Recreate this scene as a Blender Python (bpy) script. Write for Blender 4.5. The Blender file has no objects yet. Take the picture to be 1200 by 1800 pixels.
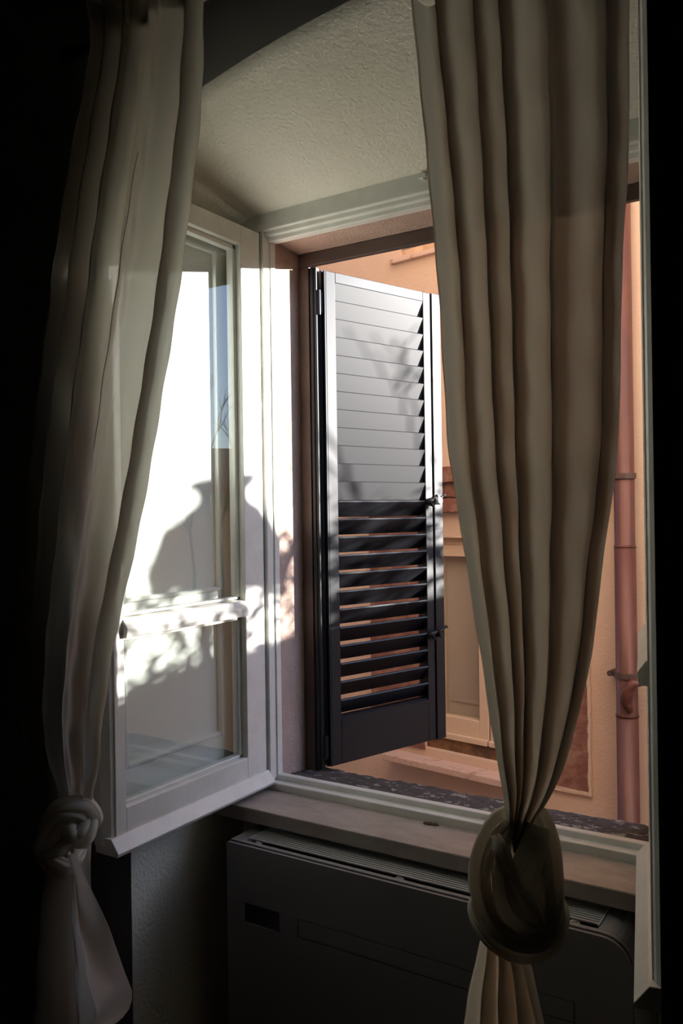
import bpy, bmesh, math, random
from mathutils import Vector, Matrix
random.seed(7)
R = math.radians
scene = bpy.context.scene
COL = scene.collection

# ------------------------------------------------------------------ camera
FPX = 1465.0
cam_data = bpy.data.cameras.new('camera')
cam = bpy.data.objects.new('camera', cam_data)
COL.objects.link(cam)
cam_data.sensor_fit = 'VERTICAL'
cam_data.sensor_height = 36.0
cam_data.lens = FPX / 1800 * 36.0
cam_data.clip_start = 0.02
cam_data.clip_end = 200
yaw, pitch, roll = 0.5600, 0.0003, -0.0145
fw = Vector((-math.sin(yaw) * math.cos(pitch), math.cos(yaw) * math.cos(pitch), math.sin(pitch)))
rt = Vector((math.cos(yaw), math.sin(yaw), 0))
up = rt.cross(fw)
r2 = math.cos(roll) * rt + math.sin(roll) * up
u2 = -math.sin(roll) * rt + math.cos(roll) * up
cam.matrix_world = Matrix(((r2.x, u2.x, -fw.x, 0), (r2.y, u2.y, -fw.y, 0), (r2.z, u2.z, -fw.z, 1.6), (0, 0, 0, 1)))
scene.camera = cam

# ------------------------------------------------------------------ light and exposure
scene.view_settings.view_transform = 'Standard'
scene.view_settings.look = 'None'
scene.view_settings.gamma = 1
scene.view_settings.exposure = 0.0
scene.view_settings.use_curve_mapping = False
scene.cycles.max_bounces = 10
scene.cycles.diffuse_bounces = 6
scene.cycles.transparent_max_bounces = 16
scene.cycles.caustics_reflective = False
scene.cycles.caustics_refractive = False
scene.cycles.use_denoising = True

SUN_AZ, SUN_EL = R(50.5), R(8.2)
SUN_DIR = Vector((math.sin(SUN_AZ) * math.cos(SUN_EL), math.cos(SUN_AZ) * math.cos(SUN_EL), math.sin(SUN_EL)))
world = bpy.data.worlds.new('sky')
scene.world = world
world.use_nodes = True
wn = world.node_tree.nodes
sky = wn.new('ShaderNodeTexSky')
sky.sky_type = 'NISHITA'
sky.sun_disc = False
sky.sun_elevation = R(34)
sky.sun_rotation = SUN_AZ
sky.air_density = 1.0
sky.dust_density = 0.6
sky.ozone_density = 1.6
tint = wn.new('ShaderNodeMix')
tint.data_type = 'RGBA'
tint.blend_type = 'MULTIPLY'
tint.inputs[0].default_value = 1.0
tint.inputs[7].default_value = (0.79, 0.92, 1.15, 1)
world.node_tree.links.new(sky.outputs[0], tint.inputs[6])
world.node_tree.links.new(tint.outputs[2], wn['Background'].inputs[0])
wn['Background'].inputs[1].default_value = 0.33
sd = bpy.data.lights.new('sun', 'SUN')
sd.energy = 22.0
sd.angle = R(0.32)
sd.color = (1.0, 0.965, 0.92)
so = bpy.data.objects.new('sun', sd)
so.rotation_euler = (-SUN_DIR).to_track_quat('-Z', 'Y').to_euler()
so.location = (4, 4, 6)
COL.objects.link(so)

# ------------------------------------------------------------------ materials
def mat(name, color, rough=0.6, col2=None, scale=8.0, bump=0.0, bscale=60.0, metal=0.0, spec=0.5, lo=0.4, hi=0.6, detail=4, stretch=None, coat=0.0):
    m = bpy.data.materials.new(name)
    m.use_nodes = True
    nt = m.node_tree
    b = nt.nodes['Principled BSDF']
    b.inputs['Base Color'].default_value = (*color, 1)
    b.inputs['Roughness'].default_value = rough
    b.inputs['Metallic'].default_value = metal
    b.inputs['Specular IOR Level'].default_value = spec
    b.inputs['Coat Weight'].default_value = coat
    b.inputs['Coat Roughness'].default_value = 0.15
    tc = nt.nodes.new('ShaderNodeTexCoord')
    src = tc.outputs['Object']
    if stretch:
        mp = nt.nodes.new('ShaderNodeMapping')
        mp.inputs['Scale'].default_value = stretch
        nt.links.new(src, mp.inputs[0])
        src = mp.outputs[0]
    if col2:
        n = nt.nodes.new('ShaderNodeTexNoise')
        n.inputs['Scale'].default_value = scale
        n.inputs['Detail'].default_value = detail
        n.inputs['Roughness'].default_value = 0.65
        nt.links.new(src, n.inputs['Vector'])
        r = nt.nodes.new('ShaderNodeValToRGB')
        r.color_ramp.elements[0].position = lo
        r.color_ramp.elements[1].position = hi
        r.color_ramp.elements[0].color = (*color, 1)
        r.color_ramp.elements[1].color = (*col2, 1)
        nt.links.new(n.outputs[0], r.inputs[0])
        nt.links.new(r.outputs[0], b.inputs['Base Color'])
    if bump:
        n2 = nt.nodes.new('ShaderNodeTexNoise')
        n2.inputs['Scale'].default_value = bscale
        n2.inputs['Detail'].default_value = 3
        nt.links.new(src, n2.inputs['Vector'])
        bp = nt.nodes.new('ShaderNodeBump')
        bp.inputs['Strength'].default_value = bump
        bp.inputs['Distance'].default_value = 0.004
        nt.links.new(n2.outputs[0], bp.inputs['Height'])
        nt.links.new(bp.outputs[0], b.inputs['Normal'])
    return m

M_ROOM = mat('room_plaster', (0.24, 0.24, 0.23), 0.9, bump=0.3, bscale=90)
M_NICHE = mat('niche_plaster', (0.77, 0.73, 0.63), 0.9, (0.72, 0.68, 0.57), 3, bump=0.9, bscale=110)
M_WHITE = mat('white_gloss_paint', (0.76, 0.75, 0.70), 0.35, (0.70, 0.69, 0.63), 14, bump=0.15, bscale=40)
M_PANEL = mat('white_satin_paint', (0.74, 0.74, 0.69), 0.5)
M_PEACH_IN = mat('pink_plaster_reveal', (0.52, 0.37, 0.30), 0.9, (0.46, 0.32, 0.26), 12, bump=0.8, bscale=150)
M_BROWN = mat('brown_painted_rim', (0.095, 0.062, 0.05), 0.5, (0.07, 0.045, 0.037), 10, bump=0.3, bscale=30)
M_SHUT = mat('dark_shutter_enamel', (0.006, 0.0065, 0.0095), 0.43, spec=0.42)
M_BLACK = mat('black_rubber', (0.012, 0.012, 0.013), 0.5)
M_IRON = mat('black_wrought_iron', (0.02, 0.018, 0.017), 0.5, metal=0.4)
M_STEEL = mat('bright_steel', (0.8, 0.82, 0.80), 0.45, metal=0.15)
M_MARBLE = mat('marble', (0.40, 0.345, 0.30), 0.45, (0.26, 0.215, 0.185), 7, bump=0.15, bscale=20, lo=0.4, hi=0.75, stretch=(1, 2.2, 2))
M_SILL = mat('flaking_sill_paint', (0.070, 0.056, 0.048), 0.9, (0.32, 0.28, 0.24), 48, bump=0.5, bscale=60, lo=0.57, hi=0.60, stretch=(0.6, 1, 1), detail=6)
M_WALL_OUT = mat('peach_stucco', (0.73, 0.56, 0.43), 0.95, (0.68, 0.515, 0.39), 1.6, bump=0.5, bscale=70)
M_STONE = mat('red_brown_stone', (0.23, 0.10, 0.075), 0.95, (0.34, 0.20, 0.14), 9, bump=1.0, bscale=40, lo=0.45, hi=0.65)
M_CREAM = mat('cream_window_paint', (0.70, 0.55, 0.40), 0.6)
M_SILLPINK = mat('pink_stone_sill', (0.66, 0.48, 0.39), 0.85, (0.44, 0.28, 0.21), 16, bump=0.6, bscale=60, lo=0.55, hi=0.7)
M_ROT = mat('weathered_board', (0.22, 0.12, 0.06), 0.9, (0.10, 0.055, 0.03), 12, bump=0.8, bscale=40)
M_BLIND = mat('far_window_blind', (0.62, 0.52, 0.46), 0.85)
M_PIPE = mat('copper_pipe', (0.15, 0.058, 0.042), 0.42, (0.11, 0.046, 0.038), 5, metal=0.15, stretch=(4, 4, 0.6))
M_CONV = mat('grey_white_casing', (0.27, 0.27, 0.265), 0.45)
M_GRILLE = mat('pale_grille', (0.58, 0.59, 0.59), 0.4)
M_DARKSLOT = mat('dark_slot', (0.02, 0.02, 0.022), 0.4)
M_DISPLAY = mat('smoked_display', (0.03, 0.032, 0.038), 0.2)
M_FLOOR = mat('terracotta_floor', (0.12, 0.07, 0.05), 0.6, (0.09, 0.055, 0.04), 5)
M_STREET = mat('basalt_street', (0.12, 0.11, 0.10), 0.9, (0.09, 0.085, 0.08), 8)
M_TILE = mat('roof_tile', (0.38, 0.17, 0.10), 0.9)
M_BARK = mat('bark', (0.10, 0.07, 0.05), 0.9)
M_LEAF = mat('leaf', (0.07, 0.12, 0.04), 0.6)
M_CRUMB = mat('brown_crumb', (0.13, 0.085, 0.05), 0.9)
M_SEAM = mat('seam_thread', (0.20, 0.17, 0.12), 0.9)

def cloth_mat(name, dif, tra, see):
    m = bpy.data.materials.new(name)
    m.use_nodes = True
    nt = m.node_tree
    for n in list(nt.nodes):
        nt.nodes.remove(n)
    out = nt.nodes.new('ShaderNodeOutputMaterial')
    d = nt.nodes.new('ShaderNodeBsdfDiffuse')
    t = nt.nodes.new('ShaderNodeBsdfTranslucent')
    d.inputs[0].default_value = (*dif, 1)
    t.inputs[0].default_value = (*tra, 1)
    mx = nt.nodes.new('ShaderNodeMixShader')
    mx.inputs[0].default_value = 0.5
    nt.links.new(d.outputs[0], mx.inputs[1])
    nt.links.new(t.outputs[0], mx.inputs[2])
    tr = nt.nodes.new('ShaderNodeBsdfTransparent')
    m2 = nt.nodes.new('ShaderNodeMixShader')
    # weave: threads let a little light straight through
    tc = nt.nodes.new('ShaderNodeTexCoord')
    mp = nt.nodes.new('ShaderNodeMapping')
    mp.inputs['Scale'].default_value = (500, 500, 90)
    nt.links.new(tc.outputs['Object'], mp.inputs[0])
    no = nt.nodes.new('ShaderNodeTexNoise')
    no.inputs['Scale'].default_value = 1.0
    nt.links.new(mp.outputs[0], no.inputs['Vector'])
    mm = nt.nodes.new('ShaderNodeMath')
    mm.operation = 'MULTIPLY'
    mm.inputs[1].default_value = see * 2
    nt.links.new(no.outputs[0], mm.inputs[0])
    nt.links.new(mm.outputs[0], m2.inputs[0])
    bp = nt.nodes.new('ShaderNodeBump')
    bp.inputs['Strength'].default_value = 0.25
    bp.inputs['Distance'].default_value = 0.001
    nt.links.new(no.outputs[0], bp.inputs['Height'])
    nt.links.new(bp.outputs[0], d.inputs['Normal'])
    nt.links.new(mx.outputs[0], m2.inputs[1])
    nt.links.new(tr.outputs[0], m2.inputs[2])
    nt.links.new(m2.outputs[0], out.inputs[0])
    return m
M_CLOTH = cloth_mat('ivory_voile', (0.60, 0.59, 0.53), (0.46, 0.44, 0.375), 0.016)
M_CLOTH_BRIGHT = cloth_mat('ivory_voile_brightened', (0.86, 0.83, 0.75), (0.70, 0.67, 0.59), 0.0)  # paler copy of the voile; light through the knots put into its colour

def glass_mat(name, tint=(0.93, 0.95, 0.94), boost=1.3):
    m = bpy.data.materials.new(name)
    m.use_nodes = True
    nt = m.node_tree
    for n in list(nt.nodes):
        nt.nodes.remove(n)
    out = nt.nodes.new('ShaderNodeOutputMaterial')
    t = nt.nodes.new('ShaderNodeBsdfTransparent')
    t.inputs[0].default_value = (*tint, 1)
    g = nt.nodes.new('ShaderNodeBsdfGlossy')
    g.inputs['Roughness'].default_value = 0.0
    f = nt.nodes.new('ShaderNodeLayerWeight')          # Schlick: same from both sides of the pane
    f.inputs[0].default_value = 0.5
    pw = nt.nodes.new('ShaderNodeMath')
    pw.operation = 'POWER'
    pw.inputs[1].default_value = 5.0
    nt.links.new(f.outputs[1], pw.inputs[0])
    mm = nt.nodes.new('ShaderNodeMath')
    mm.operation = 'MULTIPLY_ADD'
    mm.inputs[1].default_value = 0.9
    mm.inputs[2].default_value = 0.045 * boost
    mx = nt.nodes.new('ShaderNodeMixShader')
    nt.links.new(pw.outputs[0], mm.inputs[0])
    nt.links.new(mm.outputs[0], mx.inputs[0])
    nt.links.new(t.outputs[0], mx.inputs[1])
    nt.links.new(g.outputs[0], mx.inputs[2])
    nt.links.new(mx.outputs[0], out.inputs[0])
    return m
M_GLASS = glass_mat('window_glass')

# ------------------------------------------------------------------ helpers
def props(o, label=None, cat=None, group=None, kind=None):
    if label: o['label'] = label
    if cat: o['category'] = cat
    if group: o['group'] = group
    if kind: o['kind'] = kind
    return o

def empty(name, loc, label=None, cat=None, group=None, kind=None):
    o = bpy.data.objects.new(name, None)
    o.location = loc
    o.empty_display_size = 0.1
    COL.objects.link(o)
    return props(o, label, cat, group, kind)

def obj(name, bm, m, parent=None, smooth=False, bevel=0.0, mats=None):
    bmesh.ops.recalc_face_normals(bm, faces=bm.faces)
    me = bpy.data.meshes.new(name)
    bm.to_mesh(me)
    bm.free()
    if smooth:
        for p in me.polygons:
            p.use_smooth = True
    for mm in (mats or [m]):
        me.materials.append(mm)
    o = bpy.data.objects.new(name, me)
    COL.objects.link(o)
    if bevel:
        md = o.modifiers.new('bevel', 'BEVEL')
        md.width = bevel
        md.segments = 2
        md.limit_method = 'ANGLE'
        md.angle_limit = R(40)
    if parent is not None:
        attach(o, parent)
    return o

def world_mat(o):
    m = Matrix.LocRotScale(o.location, o.rotation_euler, o.scale)
    if o.parent:
        return world_mat(o.parent) @ o.matrix_parent_inverse @ m
    return m

def attach(o, parent):
    # meshes are written in world coordinates; keep them where they are
    o.parent = parent
    o.matrix_parent_inverse = world_mat(parent).inverted()

def box(bm, x0, x1, y0, y1, z0, z1, M=None):
    vs = [bm.verts.new(Vector(p)) for p in ((x0, y0, z0), (x1, y0, z0), (x1, y1, z0), (x0, y1, z0), (x0, y0, z1), (x1, y0, z1), (x1, y1, z1), (x0, y1, z1))]
    if M is not None:
        for v in vs:
            v.co = M @ v.co
    for f in ((0, 3, 2, 1), (4, 5, 6, 7), (0, 1, 5, 4), (1, 2, 6, 5), (2, 3, 7, 6), (3, 0, 4, 7)):
        bm.faces.new([vs[i] for i in f])
    return vs

def boxes(name, lst, m, parent=None, bevel=0.0, M=None, smooth=False):
    bm = bmesh.new()
    for b in lst:
        box(bm, *b, M=M)
    return obj(name, bm, m, parent, bevel=bevel, smooth=smooth)

def prism(bm, pts, a, b, plane='xz', M=None):
    """extrude a closed outline from a to b; plane names the outline's axes"""
    def P(p, t):
        if plane == 'xz': v = Vector((p[0], t, p[1]))
        elif plane == 'yz': v = Vector((t, p[0], p[1]))
        else: v = Vector((p[0], p[1], t))
        return M @ v if M is not None else v
    A = [bm.verts.new(P(p, a)) for p in pts]
    B = [bm.verts.new(P(p, b)) for p in pts]
    n = len(pts)
    bm.faces.new(A)
    bm.faces.new(B[::-1])
    for i in range(n):
        bm.faces.new((A[i], A[(i + 1) % n], B[(i + 1) % n], B[i]))

def tube(bm, pts, rad, n=12, cap=True):
    pts = [Vector(p) for p in pts]
    rads = rad if isinstance(rad, (list, tuple)) else [rad] * len(pts)
    rings = []
    ref = Vector((0.13, 0.31, 0.94))
    for i, p in enumerate(pts):
        t = (pts[min(i + 1, len(pts) - 1)] - pts[max(i - 1, 0)]).normalized()
        a = t.cross(ref)
        if a.length < 1e-3: a = t.cross(Vector((1, 0, 0)))
        a.normalize()
        b = t.cross(a)
        rings.append([bm.verts.new(p + rads[i] * (math.cos(2 * math.pi * k / n) * a + math.sin(2 * math.pi * k / n) * b)) for k in range(n)])
    for i in range(len(rings) - 1):
        for k in range(n):
            bm.faces.new((rings[i][k], rings[i][(k + 1) % n], rings[i + 1][(k + 1) % n], rings[i + 1][k]))
    if cap:
        bm.faces.new(rings[0][::-1])
        bm.faces.new(rings[-1])

def grid_mesh(bm, P, closed=False):
    V = [[bm.verts.new(p) for p in row] for row in P]
    for i in range(len(V) - 1):
        n = len(V[i])
        for k in range(n if closed else n - 1):
            bm.faces.new((V[i][k], V[i][(k + 1) % n], V[i + 1][(k + 1) % n], V[i + 1][k]))
    return V

def lerp_table(tab, z):
    """tab rows (z, a, b, ...) with z falling; smooth interpolation"""
    if z >= tab[0][0]: return tab[0][1:]
    for i in range(len(tab) - 1):
        z0, z1 = tab[i][0], tab[i + 1][0]
        if z >= z1:
            t = (z0 - z) / (z0 - z1)
            p0 = tab[max(i - 1, 0)]; p1 = tab[i]; p2 = tab[i + 1]; p3 = tab[min(i + 2, len(tab) - 1)]
            out = []
            for k in range(1, len(p1)):
                m1 = (p2[k] - p0[k]) / max(1e-6, (p0[0] - p2[0])) * (z0 - z1)
                m2 = (p3[k] - p1[k]) / max(1e-6, (p1[0] - p3[0])) * (z0 - z1)
                h = t * t * (3 - 2 * t)
                out.append((2 * t**3 - 3 * t**2 + 1) * p1[k] + (t**3 - 2 * t**2 + t) * m1 + h * p2[k] + (t**3 - t**2) * m2)
            return tuple(out)
    return tab[-1][1:]

# ------------------------------------------------------------------ the setting: room shell
NX0, NX1 = -1.465, -0.225       # sides of the window niche
YF = 1.385                      # room face of the window wall
YW = 1.80                       # inner face of the window frame
YO = 1.985                      # outer face of the wall
OX0, OX1 = -1.372, -0.388       # masonry opening
WX0, WX1 = -2.6, 1.9
def arch(x, y):
    t = (y - YF) / (YW - YF)
    front = 2.598 - 0.22 * (x + 0.66) ** 2
    back = 2.405
    s = t * t * (3 - 2 * t)
    z = front * (1 - t) + back * t
    e = max(0, 1 - (x - NX0) / 0.07)          # rounded plaster where ceiling of the niche meets its side
    return z - 0.07 * (1 - math.sqrt(max(0, 1 - e * e)))
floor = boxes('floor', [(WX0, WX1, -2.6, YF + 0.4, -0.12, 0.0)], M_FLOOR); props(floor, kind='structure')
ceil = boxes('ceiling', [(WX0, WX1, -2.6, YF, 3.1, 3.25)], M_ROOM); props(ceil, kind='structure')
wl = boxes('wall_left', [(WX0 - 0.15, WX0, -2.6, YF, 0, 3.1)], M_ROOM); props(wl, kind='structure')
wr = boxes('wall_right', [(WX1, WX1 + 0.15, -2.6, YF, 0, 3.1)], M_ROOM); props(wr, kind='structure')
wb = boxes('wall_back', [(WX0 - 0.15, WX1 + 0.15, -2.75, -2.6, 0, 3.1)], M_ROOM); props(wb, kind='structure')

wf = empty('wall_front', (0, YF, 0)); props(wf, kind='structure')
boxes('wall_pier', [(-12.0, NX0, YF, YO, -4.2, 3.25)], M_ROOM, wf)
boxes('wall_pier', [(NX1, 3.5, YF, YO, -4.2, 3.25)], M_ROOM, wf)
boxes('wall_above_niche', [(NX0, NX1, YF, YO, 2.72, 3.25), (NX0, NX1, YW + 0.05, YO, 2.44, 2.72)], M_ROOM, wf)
boxes('niche_back', [(NX0, NX1, YW, YO - 0.005, 0, 0.832)], M_NICHE, wf)
boxes('wall_below', [(NX0, NX1, YW, YO, -4.2, -0.001)], M_WALL_OUT, wf)
boxes('niche_side', [(NX0 - 0.001, NX0 + 0.002, YF, YW, 0, 2.41)], M_NICHE, wf)
boxes('niche_side', [(NX1 - 0.002, NX1 + 0.001, YF, YW, 0, 2.41)], M_NICHE, wf)
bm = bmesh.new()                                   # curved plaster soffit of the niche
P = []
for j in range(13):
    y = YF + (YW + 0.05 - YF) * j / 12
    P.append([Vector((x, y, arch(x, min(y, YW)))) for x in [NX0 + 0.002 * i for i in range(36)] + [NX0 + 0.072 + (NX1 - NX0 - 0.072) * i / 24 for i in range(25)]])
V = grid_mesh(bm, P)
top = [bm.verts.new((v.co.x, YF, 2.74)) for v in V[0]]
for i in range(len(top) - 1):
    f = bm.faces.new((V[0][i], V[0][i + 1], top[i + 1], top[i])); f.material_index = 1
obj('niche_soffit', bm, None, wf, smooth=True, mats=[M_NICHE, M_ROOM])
# outer masonry around the opening, plastered pink
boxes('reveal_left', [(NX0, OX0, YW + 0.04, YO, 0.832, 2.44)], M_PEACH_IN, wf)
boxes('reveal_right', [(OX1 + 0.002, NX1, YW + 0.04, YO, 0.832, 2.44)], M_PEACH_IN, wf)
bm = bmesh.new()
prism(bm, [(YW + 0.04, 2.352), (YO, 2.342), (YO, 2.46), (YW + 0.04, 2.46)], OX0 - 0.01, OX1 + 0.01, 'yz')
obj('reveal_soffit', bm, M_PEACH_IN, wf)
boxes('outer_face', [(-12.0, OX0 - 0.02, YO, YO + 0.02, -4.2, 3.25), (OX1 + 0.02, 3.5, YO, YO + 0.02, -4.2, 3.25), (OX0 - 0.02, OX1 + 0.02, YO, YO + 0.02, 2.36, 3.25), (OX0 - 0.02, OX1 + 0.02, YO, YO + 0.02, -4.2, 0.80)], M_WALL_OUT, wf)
t1 = boxes('trim_1', [(-0.2475 + 0.035, -0.2475 + 0.043, YF - 0.006, YF, 0, 3.1)], M_ROOM); props(t1, kind='structure')
hb = boxes('upper_facade', [(-12, 3.5, YF, YO + 0.02, 3.25, 7.5)], M_WALL_OUT, wf)

# ------------------------------------------------------------------ window with its two sashes
win = empty('window_1', (OX0, YW, 0.86)); props(win, kind='structure')
boxes('frame_post', [(NX0 + 0.003, -1.366, YW, YW + 0.05, 0.858, 2.40), (-1.370, -1.362, YW + 0.028, YW + 0.05, 0.885, 2.345)], M_WHITE, win, bevel=0.002)
boxes('frame_post', [(-0.388, NX1 - 0.003, YW, YW + 0.05, 0.858, 2.40), (-0.392, -0.384, YW + 0.028, YW + 0.05, 0.885, 2.345)], M_WHITE, win, bevel=0.002)
boxes('frame_head', [(NX0 + 0.003, NX1 - 0.003, YW - 0.004, YW + 0.05, 2.362, 2.42), (-1.37, -0.385, YW + 0.008, YW + 0.044, 2.350, 2.364), (-1.37, -0.385, YW + 0.022, YW + 0.05, 2.338, 2.352)], M_WHITE, win, bevel=0.003)
boxes('frame_sill_rail', [(NX0 + 0.003, NX1 - 0.003, YW, YW + 0.030, 0.838, 0.874), (NX0 + 0.003, NX1 - 0.003, YW + 0.028, YW + 0.05, 0.838, 0.888)], M_WHITE, win, bevel=0.0025)
bm = bmesh.new()
tube(bm, [(-0.8792, 1.7950, 2.4146), (-0.8796, 1.7950, 2.3889)], 0.0045, 10)
box(bm, -0.893, -0.873, 1.788, 1.797, 2.394, 2.405)
obj('roller_hook', bm, M_WHITE, win)

def make_sash(M, handle_side=1, glass_gap=True):
    """local frame: hinge axis at origin, +x along the sash to its free end, +y = face that looks outdoors when shut, z up"""
    s = empty('window_sash', (M.translation.x, M.translation.y, 0.872)); attach(s, win)
    W_, Z0, Z1, T = 0.545, 0.890, 2.356, 0.044
    # stiles and rails, with a rebate step round the panes
    boxes('stile', [(0.004, 0.084, -T, 0.0, Z0, Z1)], M_WHITE, s, bevel=0.002, M=M)
    bm = bmesh.new()
    prism(bm, [(0.508, -T), (W_ + 0.016, -T), (W_ + 0.016, -0.021), (W_ + 0.002, -0.006), (W_ - 0.006, -0.003), (W_ - 0.007, 0.0), (0.508, 0.0)], Z0, Z1, 'xy', M=M)
    obj('stile', bm, M_WHITE, s, bevel=0.0012)
    boxes('rail', [(0.084, 0.508, -T, 0.0, 2.305, Z1)], M_WHITE, s, bevel=0.002, M=M)
    boxes('rail', [(0.084, 0.508, -T, 0.0, Z0, 0.962)], M_WHITE, s, bevel=0.002, M=M)
    bm = bmesh.new()       # weather drip along the foot
    prism(bm, [(-T, 0.872), (0.022, 0.872), (0.026, 0.880), (0.004, 0.908), (-T, 0.908)], 0.0, W_ + 0.012, 'yz', M=M)
    obj('weather_drip', bm, M_WHITE, s, bevel=0.0015)
    bm = bmesh.new()       # ledge-shaped glazing bar
    prism(bm, [(-T, 1.333), (0.012, 1.333), (0.015, 1.353), (0.002, 1.372), (-T, 1.376)], 0.080, 0.512, 'yz', M=M)
    obj('glazing_bar', bm, M_WHITE, s, bevel=0.0015)
    for z0, z1 in ((0.962, 1.333), (1.376, 2.305)):
        bm = bmesh.new()
        d, g = 0.012, 0.015
        for (a, b, c, e) in ((0.084, 0.084 + d, z0, z1), (0.508 - d, 0.508, z0, z1), (0.084, 0.508, z1 - d, z1), (0.084, 0.508, z0, z0 + d * 0.6)):
            box(bm, a, b, -T + 0.004, -0.018, c, e, M=M)
        obj('bead', bm, M_WHITE, s, bevel=0.002)
        boxes('window_pane', [(0.0845, 0.5075, -0.0225, -0.0195, z0 + 0.0005, z1 - 0.0005)], M_GLASS, s, M=M)
    return s

# left sash stands open at a right angle: its outdoor face looks to +x
ML = Matrix.Translation((-1.3735, 1.797, 0)) @ Matrix(((0, 1, 0, 0), (-1, 0, 0, 0), (0, 0, 1, 0), (0, 0, 0, 1)))
make_sash(ML)
dR = Vector((-0.275 + 0.386, 1.285 - 1.797, 0)).normalized()
nR = Vector((dR.y, -dR.x, 0)); nR = -nR if nR.x > 0 else nR
MR = Matrix(((dR.x, nR.x, 0, -0.386), (dR.y, nR.y, 0, 1.797), (0, 0, 1, 0), (0, 0, 0, 1)))
make_sash(MR)

# inner shutter panels folded behind each sash (scuri)
def make_inner_shutter(M, label):
    s = empty('inner_shutter', (M.translation.x, M.translation.y, 0.9), label, 'shutter', 'solid inner shutters behind the sashes')
    T0, T1 = -0.082, -0.056
    x0, x1, Z0, Z1 = 0.065, 0.550, 0.905, 2.34
    boxes('stile', [(x0, x0 + 0.048, T0, T1, Z0, Z1)], M_PANEL, s, bevel=0.002, M=M)
    boxes('stile', [(x1 - 0.09, x1, T0, T1, Z0, Z1)], M_PANEL, s, bevel=0.002, M=M)
    for z0, z1 in ((Z0, 1.022), (1.325, 1.40), (2.29, Z1)):
        boxes('rail', [(x0 + 0.048, x1 - 0.09, T0, T1, z0, z1)], M_PANEL, s, bevel=0.002, M=M)
    for z0, z1 in ((1.022, 1.325), (1.40, 2.29)):
        a, b = x0 + 0.048, x1 - 0.09
        boxes('panel', [(a - 0.001, b + 0.001, T0 + 0.006, T1 - 0.010, z0, z1)], M_PANEL, s, M=M)
        bm = bmesh.new()
        d = 0.011
        for (p, q, c, e) in ((a, a + d, z0, z1), (b - d, b, z0, z1), (a + d, b - d, z0, z0 + d), (a + d, b - d, z1 - d, z1)):
            box(bm, p, q, T1 - 0.012, T1 + 0.004, c, e, M=M)
        obj('moulding', bm, M_PANEL, s, bevel=0.003)
    return s
make_inner_shutter(ML, 'white panelled inner shutter seen through the glass of the left sash')
make_inner_shutter(MR, 'unlit inner shutter folded between the right sash and the dark cabinet')

# ------------------------------------------------------------------ sills
bm = bmesh.new()
box(bm, NX0 + 0.002, NX1 - 0.002, 1.656, YW - 0.0005, 0.818, 0.855)
ms = obj('marble_sill', bm, M_MARBLE, bevel=0.003)
for v in ms.data.vertices:
    if v.co.z < 0.83: v.co.z = 0.8185
props(ms, 'veined greyish pink marble inner sill above the convector', 'sill')
bm = bmesh.new()
N, K = 90, 14
P = []
for j in range(K + 1):
    y = 1.8505 + (YO + 0.03 - 1.8505) * j / K
    row = []
    for i in range(N + 1):
        x = OX0 + (OX1 - OX0) * i / N
        z = 0.872 - 0.012 * j / K + 0.0022 * math.sin(x * 37 + j) * math.sin(x * 91 + 2 * j) + random.uniform(-.0008, .0008)
        if j == K: y2 = y + 0.004 * math.sin(x * 23) + random.uniform(-.002, .002)
        else: y2 = y
        row.append(Vector((x, y2, z)))
    P.append(row)
V = grid_mesh(bm, P)
low = [bm.verts.new((v.co.x, v.co.y, 0.80)) for v in V[-1]]
for i in range(N):
    bm.faces.new((V[-1][i], V[-1][i + 1], low[i + 1], low[i]))
lowb = [bm.verts.new((v.co.x, v.co.y, 0.80)) for v in V[0]]
for i in range(N):
    bm.faces.new((V[0][i], V[0][i + 1], lowb[i + 1], lowb[i]))
    bm.faces.new((low[i], low[i + 1], lowb[i + 1], lowb[i]))
os_ = obj('outer_sill', bm, M_SILL, smooth=False)
props(os_, 'dark outer window sill with flaking brown paint', 'sill')
# brown rim (stop) the shutters close against
rim = empty('shutter_rim', (OX0, YO, 0.87), 'brown painted rim lining the outer edge of the window opening', 'frame')
boxes('rim_post', [(OX0 + 0.0005, -1.3365, 1.972, 1.990, 0.862, 2.304)], M_BROWN, rim, bevel=0.002)
boxes('rim_post', [(-0.424, OX1 - 0.0005, 1.972, 1.990, 0.862, 2.304)], M_BROWN, rim, bevel=0.002)
boxes('rim_head', [(OX0 + 0.0005, OX1 - 0.0005, 1.972, 1.990, 2.304, 2.3415)], M_BROWN, rim, bevel=0.002)

boxes('hinge_post', [(-1.3355, -1.3135, 1.976, 1.9925, 0.868, 2.300), (-1.329, -1.322, 1.971, 1.976, 0.868, 2.300)], M_BLACK, rim, bevel=0.002)
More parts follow.
